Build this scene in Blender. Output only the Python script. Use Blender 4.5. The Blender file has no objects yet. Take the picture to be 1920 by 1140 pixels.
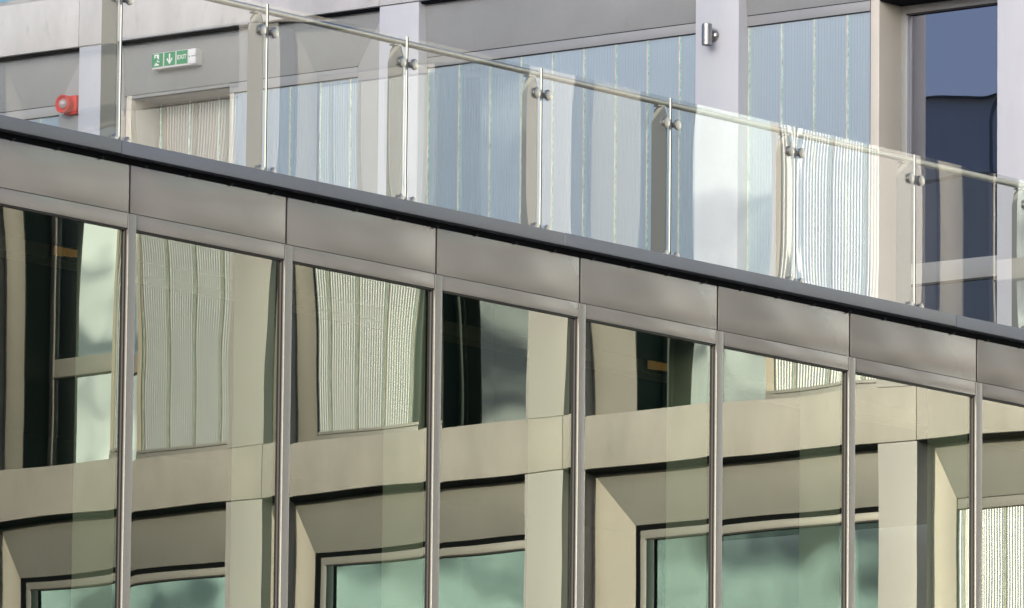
import bpy, math, random
from mathutils import Matrix, Vector
C = bpy.context.scene.collection
sc = bpy.context.scene
random.seed(7)

# ---------------------------------------------------------------- camera
F_PX, YAW, PITCH, ROLL = 15979.9, 0.66893, 0.14779, 0.01038
d = Vector((math.cos(PITCH)*math.cos(YAW), math.cos(PITCH)*math.sin(YAW), math.sin(PITCH)))
r = Vector((math.sin(YAW), -math.cos(YAW), 0)); u = r.cross(d)
R = math.cos(ROLL)*r + math.sin(ROLL)*u; U = -math.sin(ROLL)*r + math.cos(ROLL)*u
cam = bpy.data.cameras.new("camera"); co = bpy.data.objects.new("camera", cam); C.objects.link(co)
m = Matrix.Identity(4)
for i in range(3):
    m[i][0] = R[i]; m[i][1] = U[i]; m[i][2] = -d[i]; m[i][3] = (-39.675, -34.408, 1.6)[i]
co.matrix_world = m
cam.sensor_width = 36; cam.lens = F_PX/1920*36; cam.clip_start = 1; cam.clip_end = 5000
sc.camera = co

# ---------------------------------------------------------------- light
SUN_EL, SUN_AZ = math.radians(7.5), math.radians(180+8)      # direction towards the sun, from +x counter-clockwise
sdir = Vector((math.cos(SUN_EL)*math.cos(SUN_AZ), math.cos(SUN_EL)*math.sin(SUN_AZ), math.sin(SUN_EL)))
sl = bpy.data.lights.new("sun", 'SUN'); so = bpy.data.objects.new("sun", sl); C.objects.link(so)
sl.energy = 4.3; sl.angle = math.radians(0.5); sl.color = (1.0, 0.88, 0.69)
so.rotation_euler = sdir.to_track_quat('Z', 'Y').to_euler()
w = bpy.data.worlds.new("World"); sc.world = w; w.use_nodes = True
N = w.node_tree.nodes; L = w.node_tree.links; N.clear()
out = N.new('ShaderNodeOutputWorld')
sky = N.new('ShaderNodeTexSky'); sky.sky_type = 'NISHITA'; sky.sun_disc = False
sky.sun_elevation = SUN_EL; sky.sun_rotation = math.pi/2 - SUN_AZ
bg = N.new('ShaderNodeBackground'); bg.inputs[1].default_value = 0.14
gr = N.new('ShaderNodeVectorMath'); gr.operation = 'MULTIPLY'; gr.inputs[1].default_value = (.66, .69, 1.02)
L.new(sky.outputs[0], gr.inputs[0]); L.new(gr.outputs[0], bg.inputs[0])
tc = N.new('ShaderNodeTexCoord')
mp = N.new('ShaderNodeMapping'); mp.inputs['Scale'].default_value = (1, 1, 2.6)
L.new(tc.outputs['Generated'], mp.inputs[0])
nz = N.new('ShaderNodeTexNoise'); nz.inputs['Scale'].default_value = 24; nz.inputs['Detail'].default_value = 6; nz.inputs['Roughness'].default_value = 0.52
L.new(mp.outputs[0], nz.inputs['Vector'])
# the clouds gather on the sunny side of the sky (towards -x, -y)
dt = N.new('ShaderNodeVectorMath'); dt.operation = 'DOT_PRODUCT'; dt.inputs[1].default_value = (-0.62, -0.78, 0.0)
L.new(tc.outputs['Generated'], dt.inputs[0])
m1 = N.new('ShaderNodeMath'); m1.operation = 'MULTIPLY_ADD'; m1.inputs[1].default_value = 0.165; m1.inputs[2].default_value = 0.0
L.new(dt.outputs['Value'], m1.inputs[0])
ad = N.new('ShaderNodeMath'); ad.operation = 'ADD'; L.new(nz.outputs['Fac'], ad.inputs[0]); L.new(m1.outputs[0], ad.inputs[1])
rp = N.new('ShaderNodeValToRGB'); rp.color_ramp.elements[0].position = 0.57; rp.color_ramp.elements[1].position = 0.74
L.new(ad.outputs[0], rp.inputs[0])
bg2 = N.new('ShaderNodeBackground'); bg2.inputs[0].default_value = (1.0, 0.95, 0.90, 1); 
ds = N.new('ShaderNodeVectorMath'); ds.operation = 'DOT_PRODUCT'; ds.inputs[1].default_value = tuple(sdir)      # clouds nearer the sun are brighter
L.new(tc.outputs['Generated'], ds.inputs[0])
mxx = N.new('ShaderNodeMath'); mxx.operation = 'MAXIMUM'; mxx.inputs[1].default_value = 0; L.new(ds.outputs['Value'], mxx.inputs[0])
pw_ = N.new('ShaderNodeMath'); pw_.operation = 'POWER'; pw_.inputs[1].default_value = 11; L.new(mxx.outputs[0], pw_.inputs[0])
ms_ = N.new('ShaderNodeMath'); ms_.operation = 'MULTIPLY_ADD'; ms_.inputs[1].default_value = 17; ms_.inputs[2].default_value = .7; L.new(pw_.outputs[0], ms_.inputs[0])
L.new(ms_.outputs[0], bg2.inputs[1])
mx = N.new('ShaderNodeMixShader'); L.new(rp.outputs[0], mx.inputs[0]); L.new(bg.outputs[0], mx.inputs[1]); L.new(bg2.outputs[0], mx.inputs[2])
L.new(mx.outputs[0], out.inputs[0])
sc.view_settings.view_transform = 'Standard'; sc.view_settings.look = 'None'
sc.view_settings.exposure = 0.93; sc.view_settings.gamma = 1.0
sc.cycles.max_bounces = 14; sc.cycles.transparent_max_bounces = 24; sc.cycles.glossy_bounces = 6
sc.cycles.caustics_reflective = False; sc.cycles.caustics_refractive = False
sc.cycles.sample_clamp_indirect = 4

# ---------------------------------------------------------------- materials
def principled(name, col, rough=0.5, metal=0.0, var=0.0, vscale=2.0, bump=0.0, bscale=40, stretch=(1, 1, 1), spec=0.5, coat=0.0, stain=0.0):
    mt = bpy.data.materials.new(name); mt.use_nodes = True
    n = mt.node_tree.nodes; l = mt.node_tree.links; b = n['Principled BSDF']
    b.inputs['Base Color'].default_value = (*col, 1); b.inputs['Roughness'].default_value = rough
    b.inputs['Metallic'].default_value = metal; b.inputs['Specular IOR Level'].default_value = spec
    b.inputs['Coat Weight'].default_value = coat
    t = n.new('ShaderNodeTexCoord'); mpp = n.new('ShaderNodeMapping'); mpp.inputs['Scale'].default_value = stretch
    l.new(t.outputs['Object'], mpp.inputs[0])
    if var > 0:
        z = n.new('ShaderNodeTexNoise'); z.inputs['Scale'].default_value = vscale; z.inputs['Detail'].default_value = 6
        z.inputs['Roughness'].default_value = 0.6
        l.new(mpp.outputs[0], z.inputs['Vector'])
        h = n.new('ShaderNodeMapRange'); h.inputs['From Min'].default_value = .3; h.inputs['From Max'].default_value = .7
        h.inputs['To Min'].default_value = 1-var; h.inputs['To Max'].default_value = 1+var
        l.new(z.outputs['Fac'], h.inputs['Value'])
        mu = n.new('ShaderNodeVectorMath'); mu.operation = 'MULTIPLY'; mu.inputs[0].default_value = col
        l.new(h.outputs[0], mu.inputs[1]); l.new(mu.outputs[0], b.inputs['Base Color'])
        if stain > 0:      # small weather stains and run marks
            z5 = n.new('ShaderNodeTexNoise'); z5.inputs['Scale'].default_value = 5.5; z5.inputs['Detail'].default_value = 9; z5.inputs['Roughness'].default_value = .7
            m5 = n.new('ShaderNodeMapping'); m5.inputs['Scale'].default_value = (1, 1.6, .7); l.new(t.outputs['Object'], m5.inputs[0]); l.new(m5.outputs[0], z5.inputs['Vector'])
            h5 = n.new('ShaderNodeMapRange'); h5.inputs['From Min'].default_value = .58; h5.inputs['From Max'].default_value = .70
            h5.inputs['To Min'].default_value = 1; h5.inputs['To Max'].default_value = 1-stain; l.new(z5.outputs['Fac'], h5.inputs['Value'])
            mu2 = n.new('ShaderNodeVectorMath'); mu2.operation = 'MULTIPLY'; l.new(mu.outputs[0], mu2.inputs[0]); l.new(h5.outputs[0], mu2.inputs[1])
            l.new(mu2.outputs[0], b.inputs['Base Color'])
    if bump > 0:
        z2 = n.new('ShaderNodeTexNoise'); z2.inputs['Scale'].default_value = bscale; z2.inputs['Detail'].default_value = 3
        l.new(mpp.outputs[0], z2.inputs['Vector'])
        bp = n.new('ShaderNodeBump'); bp.inputs['Strength'].default_value = 1; bp.inputs['Distance'].default_value = bump
        l.new(z2.outputs['Fac'], bp.inputs['Height']); l.new(bp.outputs[0], b.inputs['Normal'])
    return mt

def glass(name, tint, refl, rtint=(1, 1, 1), rough=0.0, bump=0.0, bscale=1.5, fres=0.0, dirt=0.0, coat=None):
    """window glass: clear see-through body plus mirror-like surface"""
    mt = bpy.data.materials.new(name); mt.use_nodes = True
    n = mt.node_tree.nodes; l = mt.node_tree.links; n.clear()
    o = n.new('ShaderNodeOutputMaterial'); tr = n.new('ShaderNodeBsdfTransparent'); gl = n.new('ShaderNodeBsdfGlossy')
    tr.inputs[0].default_value = (*tint, 1); gl.inputs[0].default_value = (*rtint, 1); gl.inputs['Roughness'].default_value = rough
    mxx = n.new('ShaderNodeMixShader')
    fr = n.new('ShaderNodeLayerWeight'); fr.inputs['Blend'].default_value = 0.35
    mr = n.new('ShaderNodeMapRange'); mr.inputs['To Min'].default_value = refl; mr.inputs['To Max'].default_value = min(1, refl+fres)
    l.new(fr.outputs['Fresnel'], mr.inputs['Value'])
    if coat:      # coated glass: mirror share climbs steadily with the viewing angle
        fr.inputs['Blend'].default_value = .5
        mr.inputs['From Min'].default_value = .33; mr.inputs['From Max'].default_value = 1.0; mr.clamp = False
        mr.inputs['To Min'].default_value = coat[0]; mr.inputs['To Max'].default_value = coat[0]+coat[1]*.67
        l.new(fr.outputs['Facing'], mr.inputs['Value'])
        cl = n.new('ShaderNodeClamp'); cl.inputs['Min'].default_value = coat[2]; l.new(mr.outputs[0], cl.inputs['Value']); l.new(cl.outputs[0], mxx.inputs[0])
    else: l.new(mr.outputs[0], mxx.inputs[0])
    l.new(tr.outputs[0], mxx.inputs[1]); l.new(gl.outputs[0], mxx.inputs[2])
    last = mxx
    if bump > 0:
        t = n.new('ShaderNodeTexCoord'); z2 = n.new('ShaderNodeTexNoise'); z2.inputs['Scale'].default_value = bscale; z2.inputs['Detail'].default_value = 1
        l.new(t.outputs['Object'], z2.inputs['Vector'])
        bp = n.new('ShaderNodeBump'); bp.inputs['Strength'].default_value = 1; bp.inputs['Distance'].default_value = bump
        l.new(z2.outputs['Fac'], bp.inputs['Height']); l.new(bp.outputs[0], gl.inputs['Normal'])
    if dirt > 0:
        t = n.new('ShaderNodeTexCoord'); z3 = n.new('ShaderNodeTexNoise'); z3.inputs['Scale'].default_value = 3; z3.inputs['Detail'].default_value = 8
        l.new(t.outputs['Object'], z3.inputs['Vector'])
        rr = n.new('ShaderNodeMapRange'); rr.inputs['From Min'].default_value = .35; rr.inputs['From Max'].default_value = .8
        rr.inputs['To Min'].default_value = dirt*.3; rr.inputs['To Max'].default_value = dirt
        l.new(z3.outputs['Fac'], rr.inputs['Value'])
        df = n.new('ShaderNodeBsdfDiffuse'); df.inputs[0].default_value = (.6, .58, .52, 1)
        m3 = n.new('ShaderNodeMixShader'); l.new(rr.outputs[0], m3.inputs[0]); l.new(mxx.outputs[0], m3.inputs[1]); l.new(df.outputs[0], m3.inputs[2])
        last = m3
    l.new(last.outputs[0], o.inputs[0])
    return mt

def emit(name, col, s):
    mt = bpy.data.materials.new(name); mt.use_nodes = True
    b = mt.node_tree.nodes['Principled BSDF']; b.inputs['Base Color'].default_value = (*col, 1)
    b.inputs['Emission Color'].default_value = (*col, 1); b.inputs['Emission Strength'].default_value = s
    return mt

M_white = principled('white_panel', (.535, .545, .565), .40, var=.05, vscale=2.5, stretch=(1, 1, .25), bump=.0006, bscale=3, stain=.05)
M_band = principled('band_panel', (.50, .495, .49), .45, var=.14, vscale=2.2, stretch=(1, 1, .45), bump=.002, bscale=2, stain=.16)
M_lintel = principled('shaded_lintel_panel', (.275, .283, .280), .42, var=.08, vscale=1.6, stain=.07)  # greyer than the jambs: weaker sun on the down-facing slope, as colour
M_jamb = principled('jamb_panel', (.50, .48, .445), .40, var=.08, vscale=1.4, stain=.10)  # paler than the lintel: stronger sun on the splay put into the colour
M_jamb_shaded = principled('shaded_jamb_panel', (.36, .355, .34), .42, var=.05, vscale=1.2)  # shaded copy of the jamb panel for the terrace bays
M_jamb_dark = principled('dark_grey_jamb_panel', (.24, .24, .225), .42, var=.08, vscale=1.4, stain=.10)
M_reveal = principled('reveal_panel', (.60, .56, .48), .45, var=.04)
M_frame = principled('anodised_frame', (.33, .335, .33), .35, metal=.2, var=.03)
M_dark = principled('dark_gap', (.006, .007, .009), .9, spec=.1)
M_line = principled('black_gasket', (.02, .02, .022), .6)
M_room = principled('dark_room', (.026, .066, .070), .9)
M_chan = principled('ribbed_channel_glass', (.295, .37, .415), .30, var=.05, vscale=1.2, stretch=(1, 1, .3), spec=1.0, coat=.9)
M_chan_warm = principled('alcove_channel_glass', (.31, .28, .235), .26, var=.10, vscale=1.2, stretch=(1, 1, .3), spec=.8)  # same ribbed glass, the alcove's brown reflections put into its colour
M_seal = principled('pale_silicone', (.62, .54, .46), .5, var=.35, vscale=9)
M_edge = principled('green_glass_edge', (.34, .52, .45), .2, var=.35, vscale=22)
M_fascia = principled('warm_grey_metal_panel', (.168, .164, .162), .22, metal=.65, var=.035, vscale=.7, bump=.0009, bscale=.7, stain=.07)
M_mull = principled('mullion_metal', (.17, .167, .162), .26, metal=.6, var=.04)
M_strip = principled('pale_aluminium_strip', (.20, .185, .155), .35, metal=.2)
M_coping = principled('slate_grey_coping', (.095, .11, .14), .40, metal=.1, var=.06)
M_steel = principled('brushed_stainless', (.36, .355, .345), .30, metal=1.0, var=.06, vscale=20)
M_post = principled('painted_steel_post', (.17, .178, .175), .40, metal=.3, var=.03)
M_gedge = principled('polished_glass_edge', (.40, .44, .43), .1)
M_gedge2 = principled('dark_glass_edge', (.02, .028, .05), .1)
M_interior = principled('interior_plaster', (.10, .10, .09), .8)
M_fin = principled('interior_fin', (.62, .66, .52), .6)
M_ceil = principled('interior_beam', (.30, .27, .19), .6)
M_terr = principled('terrace_paving', (.36, .34, .31), .8, var=.15, vscale=1.5)
M_ground = principled('asphalt', (.055, .055, .056), .9, var=.25, vscale=.5, bump=.003)
M_pave = principled('paving', (.30, .28, .25), .85, var=.15, vscale=1.2)
M_shaded_reveal = principled('shaded_reveal', (.022, .052, .050), .40)  # unlit side of the window recess, its shade put into the colour
M_tower = principled('pale_cladding', (.78, .78, .78), .5, var=.04)
M_wg = glass('building_window_glass', (.30, .36, .36), .20, (.78, .82, .98), bump=.0035, bscale=.9, fres=.55)
M_wg_teal = glass('teal_window_glass', (.22, .34, .32), .22, (.58, .85, .79), rough=.016, bump=.0035, bscale=.9, fres=.6)
M_wg_clear = glass('clear_window_glass', (.22, .32, .30), .26, (.84, .96, .92), rough=.016, bump=.0030, bscale=.9, fres=.8)
M_ag = glass('solar_glass', (.52, .58, .50), .14, (.97, 1.0, .86), coat=(.105, 1.7, .045))
M_bg = glass('balustrade_glass', (.93, .955, .945), .08, (1, 1, .96), coat=(.058, 1.1, .035), dirt=.03)
M_red = principled('red_plastic', (.62, .035, .030), .35)
M_lens = principled('clear_strobe_lens', (.42, .33, .33), .12, coat=.5)
M_green = principled('sign_green', (.008, .27, .10), .4)
M_signw = principled('sign_white', (.80, .80, .78), .4)
M_signbox = principled('sign_housing', (.62, .62, .61), .4)
M_amber = emit('amber_lamp', (.8, .42, .12), .09)

# ---------------------------------------------------------------- mesh helpers
class MB:
    def __init__(s): s.v = []; s.f = []; s.sm = []
    def poly(s, pts, smooth=False):
        i = len(s.v); s.v += [tuple(p) for p in pts]; s.f.append(tuple(range(i, i+len(pts)))); s.sm.append(smooth); return s
    def hexa(s, p):   # 8 corners, bottom 4 then top 4
        i = len(s.v); s.v += [tuple(q) for q in p]
        for f in ((0, 3, 2, 1), (4, 5, 6, 7), (0, 1, 5, 4), (1, 2, 6, 5), (2, 3, 7, 6), (3, 0, 4, 7)):
            s.f.append(tuple(i+k for k in f)); s.sm.append(False)
        return s
    def box(s, x0, x1, y0, y1, z0, z1):
        s.hexa([(x0, y0, z0), (x1, y0, z0), (x1, y1, z0), (x0, y1, z0), (x0, y0, z1), (x1, y0, z1), (x1, y1, z1), (x0, y1, z1)]); return s
    def tube(s, p0, p1, r0, r1=None, n=24, cap=True):
        r1 = r0 if r1 is None else r1
        p0 = Vector(p0); p1 = Vector(p1); a = (p1-p0).normalized()
        b = a.cross(Vector((0, 0, 1)) if abs(a.z) < .9 else Vector((1, 0, 0))).normalized(); c = a.cross(b)
        i = len(s.v)
        for p, rr in ((p0, r0), (p1, r1)):
            for k in range(n):
                t = 2*math.pi*k/n; q = p + b*math.cos(t)*rr + c*math.sin(t)*rr; s.v.append(tuple(q))
        for k in range(n):
            s.f.append((i+k, i+(k+1) % n, i+n+(k+1) % n, i+n+k)); s.sm.append(True)
        if cap:
            s.f.append(tuple(i+k for k in range(n))[::-1]); s.sm.append(False)
            s.f.append(tuple(i+n+k for k in range(n))); s.sm.append(False)
        return s
    def prof(s, pts, axis, p0=(0, 0, 0), n=32):   # lathe: pts (radius, distance along axis)
        a = Vector(axis).normalized(); b = a.cross(Vector((0, 0, 1)) if abs(a.z) < .9 else Vector((1, 0, 0))).normalized(); c = a.cross(b)
        i = len(s.v); p0 = Vector(p0)
        for rr, h in pts:
            for k in range(n):
                t = 2*math.pi*k/n; s.v.append(tuple(p0 + a*h + b*math.cos(t)*rr + c*math.sin(t)*rr))
        for j in range(len(pts)-1):
            for k in range(n):
                s.f.append((i+j*n+k, i+j*n+(k+1) % n, i+(j+1)*n+(k+1) % n, i+(j+1)*n+k)); s.sm.append(True)
        return s
    def build(s, name, mat, parent=None, bevel=0.0, recalc=True, sharp=True):
        me = bpy.data.meshes.new(name); me.from_pydata(s.v, [], s.f); me.polygons.foreach_set('use_smooth', s.sm)
        me.materials.append(mat); me.update()
        import bmesh
        if recalc:
            bm = bmesh.new(); bm.from_mesh(me); bmesh.ops.recalc_face_normals(bm, faces=bm.faces)
            if bevel > 0:
                bmesh.ops.bevel(bm, geom=list(bm.edges), offset=bevel, segments=2, profile=.6, affect='EDGES')
            bm.to_mesh(me); bm.free()
        if sharp: me.set_sharp_from_angle(angle=math.radians(40))
        o = bpy.data.objects.new(name, me); C.objects.link(o)
        if parent: o.parent = parent; o.matrix_parent_inverse = Matrix.Identity(4)
        return o

def thing(name, label, cat, loc=(0, 0, 0), group=None):
    o = bpy.data.objects.new(name, None); C.objects.link(o); o.location = loc; o.empty_display_size = .1
    o['label'] = label; o['category'] = cat
    if group: o['group'] = group
    return o
def structure(o): o['kind'] = 'structure'; return o

# ---------------------------------------------------------------- ground
structure(MB().box(-2500, 2500, -2500, 2500, -.5, 0).build('ground', M_ground))
structure(MB().box(-14, 16.2, -5.0, -.25, 0, .12).build('pavement', M_pave, bevel=.01))
structure(MB().box(12.0, 16.2, -30, -5.006, 0, .12).build('pavement', M_pave, bevel=.01))

# ---------------------------------------------------------------- long building B (runs along y, face at x = X0, looking towards -x)
X0 = 16.369
XO, XI = X0+.085, X0+.125            # outer edge of the splayed surrounds, glazing plane
BAND = 14.96                       # underside of the white band above the terrace storey
H = 4.19
B = thing('office_building', 'long pale panelled building with ribbed channel glass bays behind the terrace', 'building', (0, 0, 0))

def channel_run(y_hi, y_lo, z0, z1, x, parent, pitch=.3385, phase=0.0, first_joint=True, mat=None):
    """a run of upright ribbed glass channels between y_hi (far) and y_lo (near)"""
    y = y_hi - (phase if phase else 0); edges = [y_hi]
    if phase: edges.append(y)
    while y - pitch > y_lo + .02: y -= pitch; edges.append(y)
    edges.append(y_lo)
    for a, b in zip(edges[:-1], edges[1:]):
        if a-b < .03: continue
        ch = MB(); g = .015 if first_joint or a != y_hi else .004
        ya, yb = a-g, b+.004
        nr = max(2, round((ya-yb)/.029)); ns = nr*6; i = 0
        for k in range(ns+1):
            t = k/ns; yy = ya+(yb-ya)*t
            xx = x - 0.0027*(.5-.5*math.cos(2*math.pi*nr*t)) - .0015
            ch.v += [(xx, yy, z0), (xx, yy, z1)]
        for k in range(ns):
            ch.f.append((2*k, 2*k+1, 2*k+3, 2*k+2)); ch.sm.append(True)
        # returned flanges
        ch.poly([(x, ya, z0), (x+.05, ya, z0), (x+.05, ya, z1), (x, ya, z1)]); ch.poly([(x, yb, z0), (x+.05, yb, z0), (x+.05, yb, z1), (x, yb, z1)])
        c = ch.build('glass_channel', mat or M_chan, parent, recalc=False)
        # joint: pale seal line and green flange edge
        sb = MB().box(x-.004, x+.02, ya+.005, ya+.0165, z0, z1)
        sb.build('silicone_joint', M_seal, parent)
        eb = MB().box(x-.0055, x+.02, ya-.009, ya+.0045, z0, z1)
        eb.build('glass_flange', M_edge, parent)

def window(y_hi, y_lo, z0, z1, x, parent, transom=None, frame=.07, gm=None, fm=None):
    wd = MB()
    f = frame
    wd.box(x-.03, x+.05, y_lo, y_hi, z1-f, z1).box(x-.03, x+.05, y_lo, y_hi, z0, z0+f)
    wd.box(x-.031, x+.05, y_hi-f, y_hi, z0+f, z1-f).box(x-.031, x+.05, y_lo, y_lo+f, z0+f, z1-f)
    if transom: wd.box(x-.032, x+.05, y_lo+f, y_hi-f, transom-.085, transom+.085)
    o = wd.build('window', fm or M_frame, parent, bevel=.003)
    zs = [z0+f, z1-f] if not transom else [z0+f, transom-.085, transom+.085, z1-f]
    for a, b in zip(zs[::2], zs[1::2]):
        MB().box(x-.033, x-.01, y_lo+f-.012, y_hi-f+.012, b-.012, b+.002).build('gasket', M_line, o)
        MB().poly([(x, y_lo+f, a), (x, y_hi-f, a), (x, y_hi-f, b), (x, y_lo+f, b)]) .build('pane', gm or M_wg_teal, o)
    return o

def bay(y_hi, y_lo, zt, segs, jamb=True, zs=None, XO=XO, XI=XI, jw=.33, mj=None):
    """one bay of a storey between two columns; segs: list of (kind, y_from, y_to)"""
    zl, zh = zt-.475, zt-.565
    z0 = (zt-H+.46) if zs is None else zs
    e = B
    jw = jw if jamb else 0; mj = mj or M_jamb
    # splayed lintel
    lb = MB()
    yi = y_lo+jw
    lb.hexa([(XI-.01, yi, zl), (XI+.25, yi, zl), (XI+.25, y_hi, zl), (XI-.01, y_hi, zl),
             (XO, y_lo-.02, zt), (XI+.25, y_lo-.02, zt), (XI+.25, y_hi, zt), (XO, y_hi, zt)])
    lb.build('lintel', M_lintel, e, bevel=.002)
    if jamb:
        jb_ = MB()
        jb_.hexa([(XO, y_lo, z0), (XI+.25, y_lo, z0), (XI+.25, yi-.003, z0), (XI-.01, yi-.003, z0),
                  (XO, y_lo, zt-.004), (XI+.25, y_lo, zt-.004), (XI+.25, yi-.003, zl-.003), (XI-.01, yi-.003, zl-.003)])
        jb_.build('jamb', mj, e, bevel=.002)
    for sg in segs:
        k, a, b = sg[:3]
        if k == 'ch':
            MB().box(XI-.004, XI+.08, b, a, zh, zl-.001).build('head_frame', M_frame, e, bevel=.002)
            MB().box(XI-.006, XI+.05, b, a, zl-.006, zl).build('shadow_line', M_line, e)
            MB().box(XI-.005, XI+.05, b, a, zh-.006, zh-.001).build('shadow_line', M_line, e)
            sh = .045+(XI-X0)*.27
            MB().box(XI-.02, XI+.08, b, a, z0, z0+sh-.034).box(XI-.012, XI+.08, b, a, z0+sh-.028, z0+sh).build('sill_frame', M_frame, e, bevel=.003)
            cr = MB().box(XI+.072, XI+.09, b, a, z0, zh).build('channel_glazing', M_room, e)
            channel_run(a, b, z0+sh+.002, zh-.007, XI+.015, cr, phase=sg[3] if len(sg) > 3 else 0)
        elif k in ('win', 'dwin'):
            x = XI+.03 if k == 'win' else XI+.33
            top = zl if k == 'win' else zl-.02
            b0 = b
            if k == 'win':
                top = zl-.045
                MB().box(XI+.002, x+.04, b, a, zl-.044, zl-.001).build('shadow_gap', M_dark, e)  # black strip standing for the soffit's shadow above the frame
                MB().box(XI+.002, x+.04, b, b+.06, z0, zl-.0445).build('shadow_gap', M_dark, e)
                b = b+.061
            window(a, b, z0, top, x, e, transom=(z0+.98 if len(sg) < 4 or sg[3] else None), gm=(M_wg if k == 'dwin' else None))
            if k == 'win': MB().box(x-.028, x+.02, b+.0705, b+.16, z0+.07, top-.083).build('inner_frame', M_shaded_reveal, e, bevel=.002)
            if k == 'dwin':
                MB().box(XI, x+.05, a+.001, a+.09, z0, zl-.0015).build('reveal', M_reveal, e, bevel=.002)
                MB().box(XI-.002, XI+.004, a+.0875, a+.0915, z0, zl-.002).build('shadow_line', M_line, e)
                MB().box(XI+.004, x+.05, b, a, zl-.018, zl-.002).build('soffit', M_dark, e)
            rm = MB()
            rm.box(x+2.2, x+2.25, b-.3, a+.3, z0-.05, zt)
            rm.box(x+.06, x+2.2, b-.3, a+.3, z0-.06, z0-.01)
            rm.box(x+.06, x+2.2, b-.3, a+.3, zt-.1, zt-.05)
            rm.box(x+.06, x+2.2, a+.25, a+.3, z0-.01, zt-.1).box(x+.06, x+2.2, b-.3, b-.25, z0-.01, zt-.1)
            rm.build('room_lining', M_room, e)
        elif k == 'rwin':      # window set deep; recess shade put into the dark reveal and soffit
            x = XI+(.40 if len(sg) < 5 else sg[4])
            window(a, b, z0, zl-.02, x, e, transom=(z0+.98 if len(sg) < 4 else None), fm=M_frame if len(sg) < 4 else M_shaded_reveal, gm=M_wg_clear)
            MB().box(XI, x+.05, b-.09, b-.001, z0, zl-.0015).build('reveal', M_shaded_reveal, e, bevel=.002)
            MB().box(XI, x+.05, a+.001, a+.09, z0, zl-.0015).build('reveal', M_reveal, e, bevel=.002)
            MB().box(XI+.004, x+.05, b, a, zl-.018, zl-.002).build('soffit', M_shaded_reveal, e)
            MB().box(x+.9, x+.95, b-.3, a+.3, z0-.05, zt).build('room_lining', M_room, e)
        elif k == 'alc':      # doorway alcove lined with panels, channels set back
            xa = XI+.36
            MB().box(XI-.005, xa+.02, a+.001, a+.06, z0, zl-.0015).build('reveal', M_reveal, e, bevel=.002)
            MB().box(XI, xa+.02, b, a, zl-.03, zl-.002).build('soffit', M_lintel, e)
            MB().box(XI+.0, xa+.06, b-.05, b, z0, zl-.001).build('reveal', M_reveal, e, bevel=.002)
            cr = MB().box(xa+.06, xa+.09, b, a, z0, zl).build('channel_glazing', M_room, e)
            channel_run(a, b, z0, zl-.035, xa, cr, phase=.02, mat=M_chan_warm)
        elif k == 'pan':
            MB().box(XI-.003, XI+.2, b, a, z0, zl-.002).build('jamb_panel', M_jamb, e, bevel=.002)
    return e

def column(y0, y1, z0, z1, depth=.33):
    MB().box(X0, X0+depth, y0, y1, z0, z1).build('column', M_white, B, bevel=.004)

# white bands (floor edges), in panels with fine open joints
def band(z0, z1, ys, m=None, dx=0.0):
    for a, b in zip(ys[:-1], ys[1:]):
        MB().box(X0-.012+dx, X0+.5, b+.003, a-.003, z0, z1).build('band_panel', m or M_band, B, bevel=.004)
    MB().box(X0+.03, X0+.5, ys[-1], ys[0], z0-.02, z0-.0005).build('shadow_gap', M_dark, B)

cols_dir = [(18.10, 18.54), (14.38, 14.82), (10.95, 11.385), (7.517, 7.966), (4.45, 4.886), (1.2, 1.64)]
cols_ref = [(-2.66, -2.22), (-6.10, -5.68), (-9.72, -9.27), (-13.02, -12.55), (-16.35, -15.9), (-19.8, -19.35)]
Z_BANDS = [(BAND+H, BAND+H+.46), (BAND, BAND+.46), (BAND-H, BAND-H+.46), (BAND-2*H, BAND-2*H+.46)]
ysd = [18.54, 14.82, 11.385, 7.966, 4.886, 1.64, 0.02]
ysr = [0.01, -2.22, -5.68, -9.27, -12.55, -15.9, -19.35, -24]
for k, (z0, z1) in enumerate(Z_BANDS):
    band(z0, z1, ysr)
    if k < 2: band(z0, z1, ysd)
    else: MB().box(X0+.0, X0+.5, 0.02, 18.5, z0, z1).build('band_panel', M_band, B)
for (a, b) in cols_dir: 
    column(a, b, BAND-H+.46, BAND-.006); column(a, b, BAND+.466, BAND+H-.006)
for (a, b) in cols_ref:
    for z0, z1 in ((BAND+.466, BAND+H-.006), (BAND-H+.466, BAND-.006), (BAND-2*H+.466, BAND-H-.006), (.0, BAND-2*H-.006)):
        column(a, b, z0, z1)
# terrace storey, seen directly
bay(18.10, 14.82, BAND, [('ch', 18.10, 15.15)], mj=M_jamb_shaded)
bay(14.38, 11.385, BAND, [('alc', 14.30, 13.17), ('ch', 13.17, 11.72)], mj=M_jamb_shaded)
bay(10.95, 7.966, BAND, [('ch', 10.95, 7.966)], jamb=False)
bay(7.517, 4.886, BAND, [('ch', 7.517, 6.252), ('dwin', 6.16, 4.886)], jamb=False)
bay(4.45, 1.64, BAND, [('ch', 4.45, 1.64)], jamb=False)
# storey above, only its lowest edge is in view
for a, b in zip(cols_dir[:-1], cols_dir[1:]):
    bay(a[0], b[1], BAND+H, [('win', a[0], b[1]+.33)])
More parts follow.
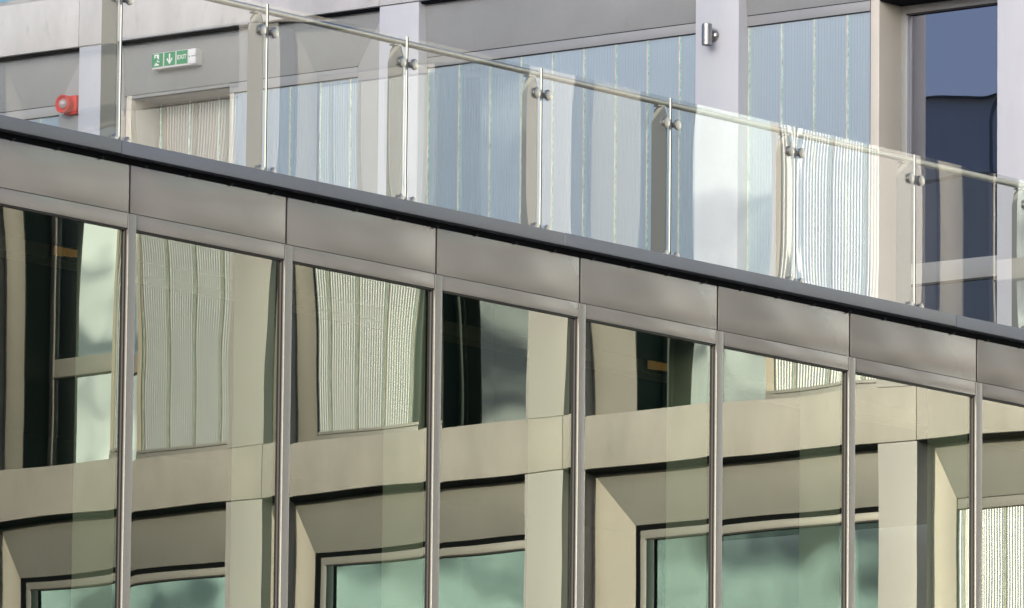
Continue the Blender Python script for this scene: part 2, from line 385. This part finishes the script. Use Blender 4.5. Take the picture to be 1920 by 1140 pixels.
# the wing in front of the glazed hall: what the hall's glass mirrors
RXO, RXI = X0+.22, X0+.29
def rb(y_hi, y_lo, zt, segs, **k):
    sg = [(q[0], q[1] if q[1] == y_hi else q[1]-.095, q[2] if q[2] == y_lo else q[2]-.095)+tuple(q[3:]) for q in segs]
    if k.get('jamb', True): sg[-1] = (sg[-1][0], sg[-1][1], y_lo+.237)+tuple(sg[-1][3:])
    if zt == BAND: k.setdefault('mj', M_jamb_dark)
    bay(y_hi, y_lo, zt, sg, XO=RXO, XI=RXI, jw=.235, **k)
def wide_jamb(zt, mj):
    z0, z1 = zt-H+.46, zt-.005
    MB().hexa([(RXO, -9.27, z0), (RXI+.25, -9.27, z0), (RXI+.25, -8.80, z0), (RXI-.01, -8.80, z0),
               (RXO, -9.27, z1), (RXI+.25, -9.27, z1), (RXI+.25, -8.80, z1-.475), (RXI-.01, -8.80, z1-.475)]).build('jamb', mj, B)
for zt in (BAND+H,):
    for a, b in zip(cols_ref[:-1], cols_ref[1:]):
        rb(a[0], b[1], zt, [('win', a[0], b[1]+.33)])
rb(-.02, -2.22, BAND, [('ch', -.02, -1.89)])
rb(-2.66, -5.68, BAND, [('ch', -2.66, -3.9), ('rwin', -3.9, -5.35)])
rb(-6.10, -9.27+.0, BAND, [('ch', -6.10, -7.33), ('rwin', -7.33, -8.70, False)], jamb=False)
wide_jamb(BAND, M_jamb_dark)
rb(-9.72, -12.55, BAND, [('rwin', -9.72, -10.93, False, .34), ('ch', -10.93, -12.20, .11)])
rb(-13.02, -15.90, BAND, [('ch', -13.02, -14.40), ('rwin', -14.40, -15.57)])
rb(-16.35, -19.35, BAND, [('ch', -16.35, -19.02)])
for zt in (BAND-H,):
    rb(-.02, -2.22, zt, [('ch', -.02, -1.89)])
    rb(-2.66, -5.68, zt, [('ch', -2.66, -5.30)])
    rb(-6.10, -9.27, zt, [('win', -6.10, -8.72, False)], jamb=False)
    wide_jamb(zt, M_jamb)
    rb(-9.72, -12.55, zt, [('win', -9.72, -12.22, False)])
    rb(-13.02, -15.90, zt, [('win', -13.02, -15.57, False)])
    rb(-16.35, -19.35, zt, [('ch', -16.35, -19.02)])
for zt in (BAND-2*H,):
    for a, b in zip(cols_ref[:-1], cols_ref[1:]):
        rb(a[0], b[1], zt, [('win', a[0], b[1]+.33)], zs=.05)
# core behind the facade, end wall and roof
MB().box(X0+3, X0+14, -24, 0, 0, BAND+H+.4).box(X0+.3, X0+14, 0.0, 18.5, 0, BAND-H-.02).box(X0+3, X0+14, 0.05, 18.5, BAND-H, BAND+H+.4).build('core', M_tower, B)
MB().box(X0+.1, X0+3, -24, -19.9, 0, BAND+H-.01).box(X0+.1, X0+3, 18.56, 19.4, 10.0, BAND+H-.01).build('end_wall', M_white, B)
MB().box(X0+.5, X0+14, -24, 18.5, BAND+H+.45, BAND+H+.6).build('roof', M_lintel, B)

# ---------------------------------------------------------------- glazed hall A (runs along x, face y = 0, looking towards -y)
A = thing('glazed_hall', 'low glazed hall with tall mirror-like panes under a grey metal fascia', 'building')
S = 1.5252
KS = list(range(-6, 11))
XEND = X0-.02
def wavy_pane(x0, x1, z0, z1, y, nx, nz, bow, amp, seed, tiltx=0, tiltz=0):
    rnd = random.Random(seed)
    wv = [(rnd.uniform(.5, 1.6), rnd.uniform(0, 6.28), rnd.uniform(7, 20), rnd.uniform(0, 6.28), rnd.uniform(.35, 1.0)) for _ in range(7)]
    vs = []; W = x1-x0; Hh = z1-z0
    for j in range(nz+1):
        for i in range(nx+1):
            s_, t_ = i/nx, j/nz; X = s_*W; Z = t_*Hh
            h = bow*(1-(2*s_-1)**2)*(1-(2*t_-1)**4)
            for a, pa, b, pb, g in wv:
                h += amp*g*math.sin(a*2.2*X+pa+math.sin(Z*1.3+pb))*math.sin(b*.55*Z+pb)*.55
            h += amp*.012*math.sin(X*31+wv[0][1]+.7*math.sin(Z*5+wv[1][1]))*math.sin(Z*6.5+wv[2][1])
            # edge pinch near the spacer
            ed = min(X, W-X); h -= bow*.16*math.exp(-(ed/.035)**2)
            vs.append((x0+X, y - h + tiltx*(X-W/2) + tiltz*(Z-Hh/2), z0+Z))
    fs = [(j*(nx+1)+i, j*(nx+1)+i+1, (j+1)*(nx+1)+i+1, (j+1)*(nx+1)+i) for j in range(nz) for i in range(nx)]
    mb = MB(); mb.v = vs; mb.f = fs; mb.sm = [True]*len(fs); return mb

Z_GT, Z_HF, Z_J1, Z_C0, Z_C1 = 9.853, 9.951, 10.255, 10.300, 10.385
ZB = 6.75
tilt = {-1: (.0004, 0), 0: (-.0002, .0002), 1: (.0003, 0), 2: (0, -.0003), 3: (-.0003, 0), 4: (.0003, .0002), 5: (0, 0), 6: (.0003, 0)}
for k in KS:
    xa = k*S-.036; xb = min(xa+S, XEND)
    if xa >= XEND-.1: break
    vis = -1 <= k <= 6
    # mullion, its inner fin and pressure strip
    mo = MB().box(xa-.012, xa+.062, -.034, .03, .3, Z_HF-.002).build('mullion', M_mull, A, bevel=.003)
    MB().box(xa-.028, xa-.0125, -.017, .03, .3, Z_GT).build('gasket', M_line, mo)
    MB().box(xa+.005, xa+.045, .031, .40, .3, 9.95).build('fin', M_fin, mo)
    # head frame
    MB().box(xa+.0625, xb-.0125, -.030, .03, Z_GT, Z_HF-.001).build('head_frame', M_fascia, A, bevel=.002)
    MB().box(xa+.0625, xb-.028, -.020, .02, Z_GT-.010, Z_GT-.0005).build('gasket', M_line, A)
    # fascia panel with open joint
    MB().box(xa+.010, xb-.010, -.030, .05, Z_HF+.001, Z_J1).build('fascia_panel', M_fascia, A, bevel=.005)
    MB().box(xa+.001, xa+.0095, -.016, .05, Z_HF+.001, Z_J1-.001).build('joint_cover', M_strip, A)
    # panes: upper (in view) and lower
    tx, tz = tilt.get(k, (0, 0))
    wavy_pane(xa+.0625, xb-.028, ZB, Z_GT-.011, -.004, 72 if vis else 10, 130 if vis else 12, .00082, .000050, 50+k, tx, tz).build('glass_pane', M_ag, A, recalc=False)
    MB().box(xa+.0625, xb-.028, -.02, .03, ZB-.09, ZB-.001).build('transom', M_mull, A)
    wavy_pane(xa+.0625, xb-.028, .42, ZB-.091, -.004, 10, 20, .0008, .00004, 90+k).build('glass_pane', M_ag, A, recalc=False)
    MB().box(xa+.0625, xb-.0125, -.03, .03, .3, .42).build('sill', M_mull, A)
MB().box(-6*S, XEND, .052, .09, 9.90, Z_J1).build('backing', M_dark, A)
MB().box(-6*S, XEND, -.004, .09, Z_J1+.0005, Z_C0-.0005).build('shadow_gap', M_dark, A)
# coping: lengths with tiny laps, and small brackets in the shadow gap
xx = -6*S; n = 0
while xx < XEND:
    x2 = min(xx+3*S*.98, XEND); dz = .0015*(n % 2)
    MB().box(xx, x2-.003, -.085-dz, .30, Z_C0+dz, Z_C1+dz).build('coping', M_coping, A, bevel=.004); xx = x2; n += 1
xx = -6*S+.12
while xx < XEND:
    MB().box(xx, xx+.012, -.05, -.0165, Z_J1+.001, Z_J1+.014).build('bracket', M_dark, A); xx += .415
MB().box(-6*S, XEND, -.03, .25, 0.0, .298).build('plinth', M_pave, A)
# interior: floor, ceiling, back wall, beam
MB().box(-6*S, XEND, .1, 8, 5.9, 6.2).build('floor_slab', M_interior, A)
MB().box(-6*S, XEND, .1, 8, 10.06, 10.2).build('ceiling', M_room, A)
MB().box(-6*S, XEND, 7.9, 8, .3, 10.05).build('back_wall', M_room, A)
MB().box(-6*S, XEND, 1.2, 1.42, 9.855, 9.945).build('ceiling_beam', M_ceil, A)
MB().box(-6*S, XEND, .1, 30, 10.21, 10.30).build('terrace_deck', M_terr, A)
for nx, (x, wdt) in enumerate(((.62, .28), (6.86, .34))):
    o = thing('ceiling_light', ['small amber light fitting inside the leftmost pane', 'amber light fitting glowing inside the fifth pane from the left'][nx], 'ceiling light', (x, 1.18, 9.905), 'amber lights inside the hall')
    for i in range(3):
        MB().box(wdt*(.34*i+.02), wdt*(.34*i+.30), -.02, 0, -.028+.006*i, .030).build('diffuser', M_amber, o, bevel=.004)
    MB().box(-.01, wdt+.01, 0.001, .018, -.045, .045).build('housing', M_line, o)

# ---------------------------------------------------------------- glass balustrade on the hall roof
X0B, SB = 1.2979, 1.4178
G = thing('glass_balustrade', 'frameless glass balustrade with stainless handrail on the hall roof edge', 'balustrade', (0, 0, 0))
ZG0, ZG1 = 10.355, 11.478
k = -6
kx = []
while X0B + k*SB < 15.6: kx.append(X0B+k*SB); k += 1
for i, x in enumerate(kx):
    if i < len(kx)-1:
        xa, xb = x+.006, kx[i+1]-.006
        rnd = random.Random(300+i)
        p = wavy_pane(xa, xb, ZG0, ZG1, -.006, 60, 44, .0005*rnd.choice((-1, 1)), .000010, 200+i, rnd.uniform(-.0004, .0004), rnd.uniform(-.0003, .0003)).build('glass_panel', M_bg, G, recalc=False)
        MB().box(xa-.010, xa-.0005, -.013, .002, ZG0, ZG1).build('polished_edge', M_gedge2, p)
        MB().box(xb+.0005, xb+.0045, -.013, .002, ZG0, ZG1).build('polished_edge', M_gedge, p)
    # post: flat fin square to the glass, tapered head, curved saddle to the rail
    po = MB(); y0, y1 = .028, .150; t = .006
    pts = [(y0, 10.30), (y0, 11.355), (y0+.022, 11.425), (y1-.040, 11.425), (y1-.018, 11.40), (y1, 11.315), (y1, 10.30)]
    a = [(x-t, p_[0], p_[1]) for p_ in pts]; b = [(x+t, p_[0], p_[1]) for p_ in pts]
    po.poly(a[::-1]); po.poly(b)
    for q in range(len(pts)):
        w2 = (q+1) % len(pts); po.poly([a[q], a[w2], b[w2], b[q]])
    po = po.build('post', M_post, G)
    MB().box(x-.035, x+.035, .064, .116, 11.4255, 11.437).build('saddle', M_steel, po, bevel=.004)
    MB().box(x-.075, x+.075, .012, .027, 11.285, 11.32).build('bracket', M_post, po, bevel=.003)
    for dx in (-.062, .062):
        for z in (11.302, 10.402):
            if z > 11:
                MB().prof([(0, 0), (.032, 0), (.0365, .003), (.0365, .012), (.030, .0125), (.030, .018)], (0, 1, 0), (x+dx, -.025, z), 28).prof([(0, -.0008), (.0085, -.0008), (.0085, .002)], (0, 1, 0), (x+dx, -.025, z), 6).build('glass_clamp', M_steel, po)
            else:
                MB().prof([(0, 0), (.022, 0), (.028, .004), (.028, .012), (.018, .0125), (.018, .022)], (0, 1, 0), (x+dx, -.028, z), 28).build('glass_clamp', M_steel, po)
MB().tube((kx[0]-.2, .09, 11.459), (kx[-1]+.1, .09, 11.458), .0225, n=28).build('handrail', M_steel, G)

# ---------------------------------------------------------------- wall lamp
lx, ly = X0-.105, 7.769
o = thing('wall_lamp', 'brushed steel cylinder wall lamp fixed to the white column', 'wall lamp', (lx, ly, 14.318))
MB().prof([(0, .0905), (.040, .0905), (.0435, .087), (.0435, .058), (.0415, .057), (.0415, .0545), (.0435, .0535), (.0435, -.053), (.0415, -.054), (.0415, -.057), (.0435, -.058), (.0435, -.087), (.041, -.0895), (.036, -.0895), (.034, -.078), (0, -.078)], (0, 0, 1), n=40).build('lamp_body', M_steel, o)
MB().tube((.035, 0, .005), (.085, 0, .005), .016).build('arm', M_steel, o)
MB().prof([(.012, -.032), (.030, -.026), (.044, -.014), (.050, 0), (.050, .004)], (1, 0, 0), (.1, 0, .005), 36).build('wall_mount', M_steel, o)

# ---------------------------------------------------------------- exit sign
sx = XO-.03
y0, y1 = 13.985, 13.475; zc0, zc1 = 14.668, 14.812
o = thing('exit_sign', 'green and white EXIT sign with running figure and arrow above the doorway', 'sign', (sx, y0, zc0))
Wd = y0-y1; Hh = zc1-zc0
MB().box(-.035, .06, -Wd, 0, 0, Hh).build('housing', M_signbox, o, bevel=.006)
pw = .124; gap = .018; x_ = .004
def yl(a): return -a
def flat(mb, pts, x): mb.poly([(x, -a, b) for a, b in pts])
fx = -.0375
for i in range(3):
    a = x_ + i*(pw+gap)
    pn = MB().box(fx-.001, fx+.003, -(a+pw), -a, .020, .020+.118).build('green_panel', M_green, o)
    g = MB(); gx = fx-.0025
    if i == 0:
        flat(g, [(a+.026, .030), (a+.082, .030), (a+.082, .048), (a+.062, .050), (a+.064, .062), (a+.088, .058), (a+.088, .066), (a+.066, .074), (a+.060, .092), (a+.074, .088), (a+.082, .078), (a+.082, .130), (a+.026, .130), (a+.026, .086), (a+.040, .094), (a+.048, .090), (a+.044, .070), (a+.036, .052), (a+.026, .050)], gx)
        g.build('pictogram', M_signw, pn, recalc=False, sharp=False)
        h = MB()
        h.prof([(0, 0), (.0085, 0)], (-1, 0, 0), (gx-.001, -(a+.050), .110), 16)
        flat(h, [(a+.030, .098), (a+.050, .104), (a+.066, .094), (a+.078, .080), (a+.072, .078), (a+.062, .088), (a+.058, .070), (a+.066, .056), (a+.084, .050), (a+.084, .042), (a+.060, .048), (a+.050, .064), (a+.042, .044), (a+.026, .036), (a+.026, .044), (a+.038, .052), (a+.046, .074), (a+.048, .092), (a+.040, .092), (a+.034, .082), (a+.026, .084)], gx-.001)
        h.build('pictogram_figure', M_green, pn, recalc=False, sharp=False)
    elif i == 1:
        c = a+pw/2
        flat(g, [(c-.008, .124), (c+.008, .124), (c+.008, .062), (c+.026, .088), (c+.034, .076), (c, .028), (c-.034, .076), (c-.026, .088), (c-.008, .062)], gx)
        g.build('arrow', M_signw, pn, recalc=False, sharp=False)
    else:
        cu = bpy.data.curves.new('txt', 'FONT'); cu.body = 'EXIT'; cu.size = .066; cu.align_x = 'CENTER'; cu.align_y = 'CENTER'; cu.offset = .0012
        cu.resolution_u = 3
        t = bpy.data.objects.new('tmp', cu); C.objects.link(t)
        dg = bpy.context.evaluated_depsgraph_get(); me = bpy.data.meshes.new_from_object(t.evaluated_get(dg)); bpy.data.objects.remove(t)
        mt = Matrix(((0, 0, 0, gx), (-1, 0, 0, -(a+pw/2)), (0, 1, 0, .079), (0, 0, 0, 1)))
        xs = [v.co.x for v in me.vertices]; sc_ = .104/(max(xs)-min(xs))
        me.transform(mt @ Matrix.Diagonal((sc_, sc_*1.05, 1, 1))); me.materials.clear(); me.materials.append(M_signw)
        to = bpy.data.objects.new('lettering', me); C.objects.link(to); to.parent = pn
a = x_+3*(pw+gap)
MB().box(-.044, -.034, -(a+.030), -(a-.006), .014, .138).box(-.052, -.034, -(Wd+.006), -(a+.034), .010, .066).box(-.052, -.034, -(Wd+.006), -(a+.034), .078, .140).build('end_cap', M_signw, o, bevel=.003)
MB().box(-.047, -.044, -(a+.016), -(a+.004), .066, .082).build('indicator', M_frame, o)

# ---------------------------------------------------------------- fire alarm sounder
ax = XI-.02
o = thing('fire_alarm_sounder', 'red fire alarm sounder with round clear strobe lens on the grey wall', 'alarm', (ax, 14.96, 14.455))
MB().box(-.055, .02, -.07, .075, -.085, .085).build('back_box', M_red, o, bevel=.010)
MB().prof([(.0, -.045), (.058, -.045), (.074, -.070), (.082, -.068), (.084, -.060), (.080, .0), (.080, .01)], (1, 0, 0), (-.058, .035, .005), 40).build('sounder_horn', M_red, o)
MB().prof([(0, -.040), (.018, -.038), (.034, -.028), (.044, -.010), (.046, .0)], (1, 0, 0), (-.108, .035, .005), 32).build('strobe_lens', M_lens, o)

# ---------------------------------------------------------------- neighbouring block west of the terrace (mirrored in the tall window, shades the terrace)
T = thing('office_block', 'pale panelled block mirrored low in the tall window at upper right', 'building')
ZT = 19.4
tb = MB().box(-22, -10, .6, 34, 0, ZT)
tb.build('wall', M_tower, T)
tr = MB()
for yy in (8, 14, 20, 26, 32):
    pass
tr.hexa([(-22.2, .4, ZT), (-9.8, .4, ZT), (-9.8, 34.2, ZT), (-22.2, 34.2, ZT), (-16.2, .4, ZT+1.1), (-15.8, .4, ZT+1.1), (-15.8, 34.2, ZT+1.1), (-16.2, 34.2, ZT+1.1)])
tr.build('roof', M_lintel, T)
j = MB()
for yy in range(2, 34, 2): j.box(-9.999, -9.99, yy, yy+.05, 0, ZT-.01)
for zz in range(2, 19, 2): j.box(-9.9985, -9.988, .6, 34, zz+.4, zz+.45)
j.build('panel_joint', M_lintel, T)
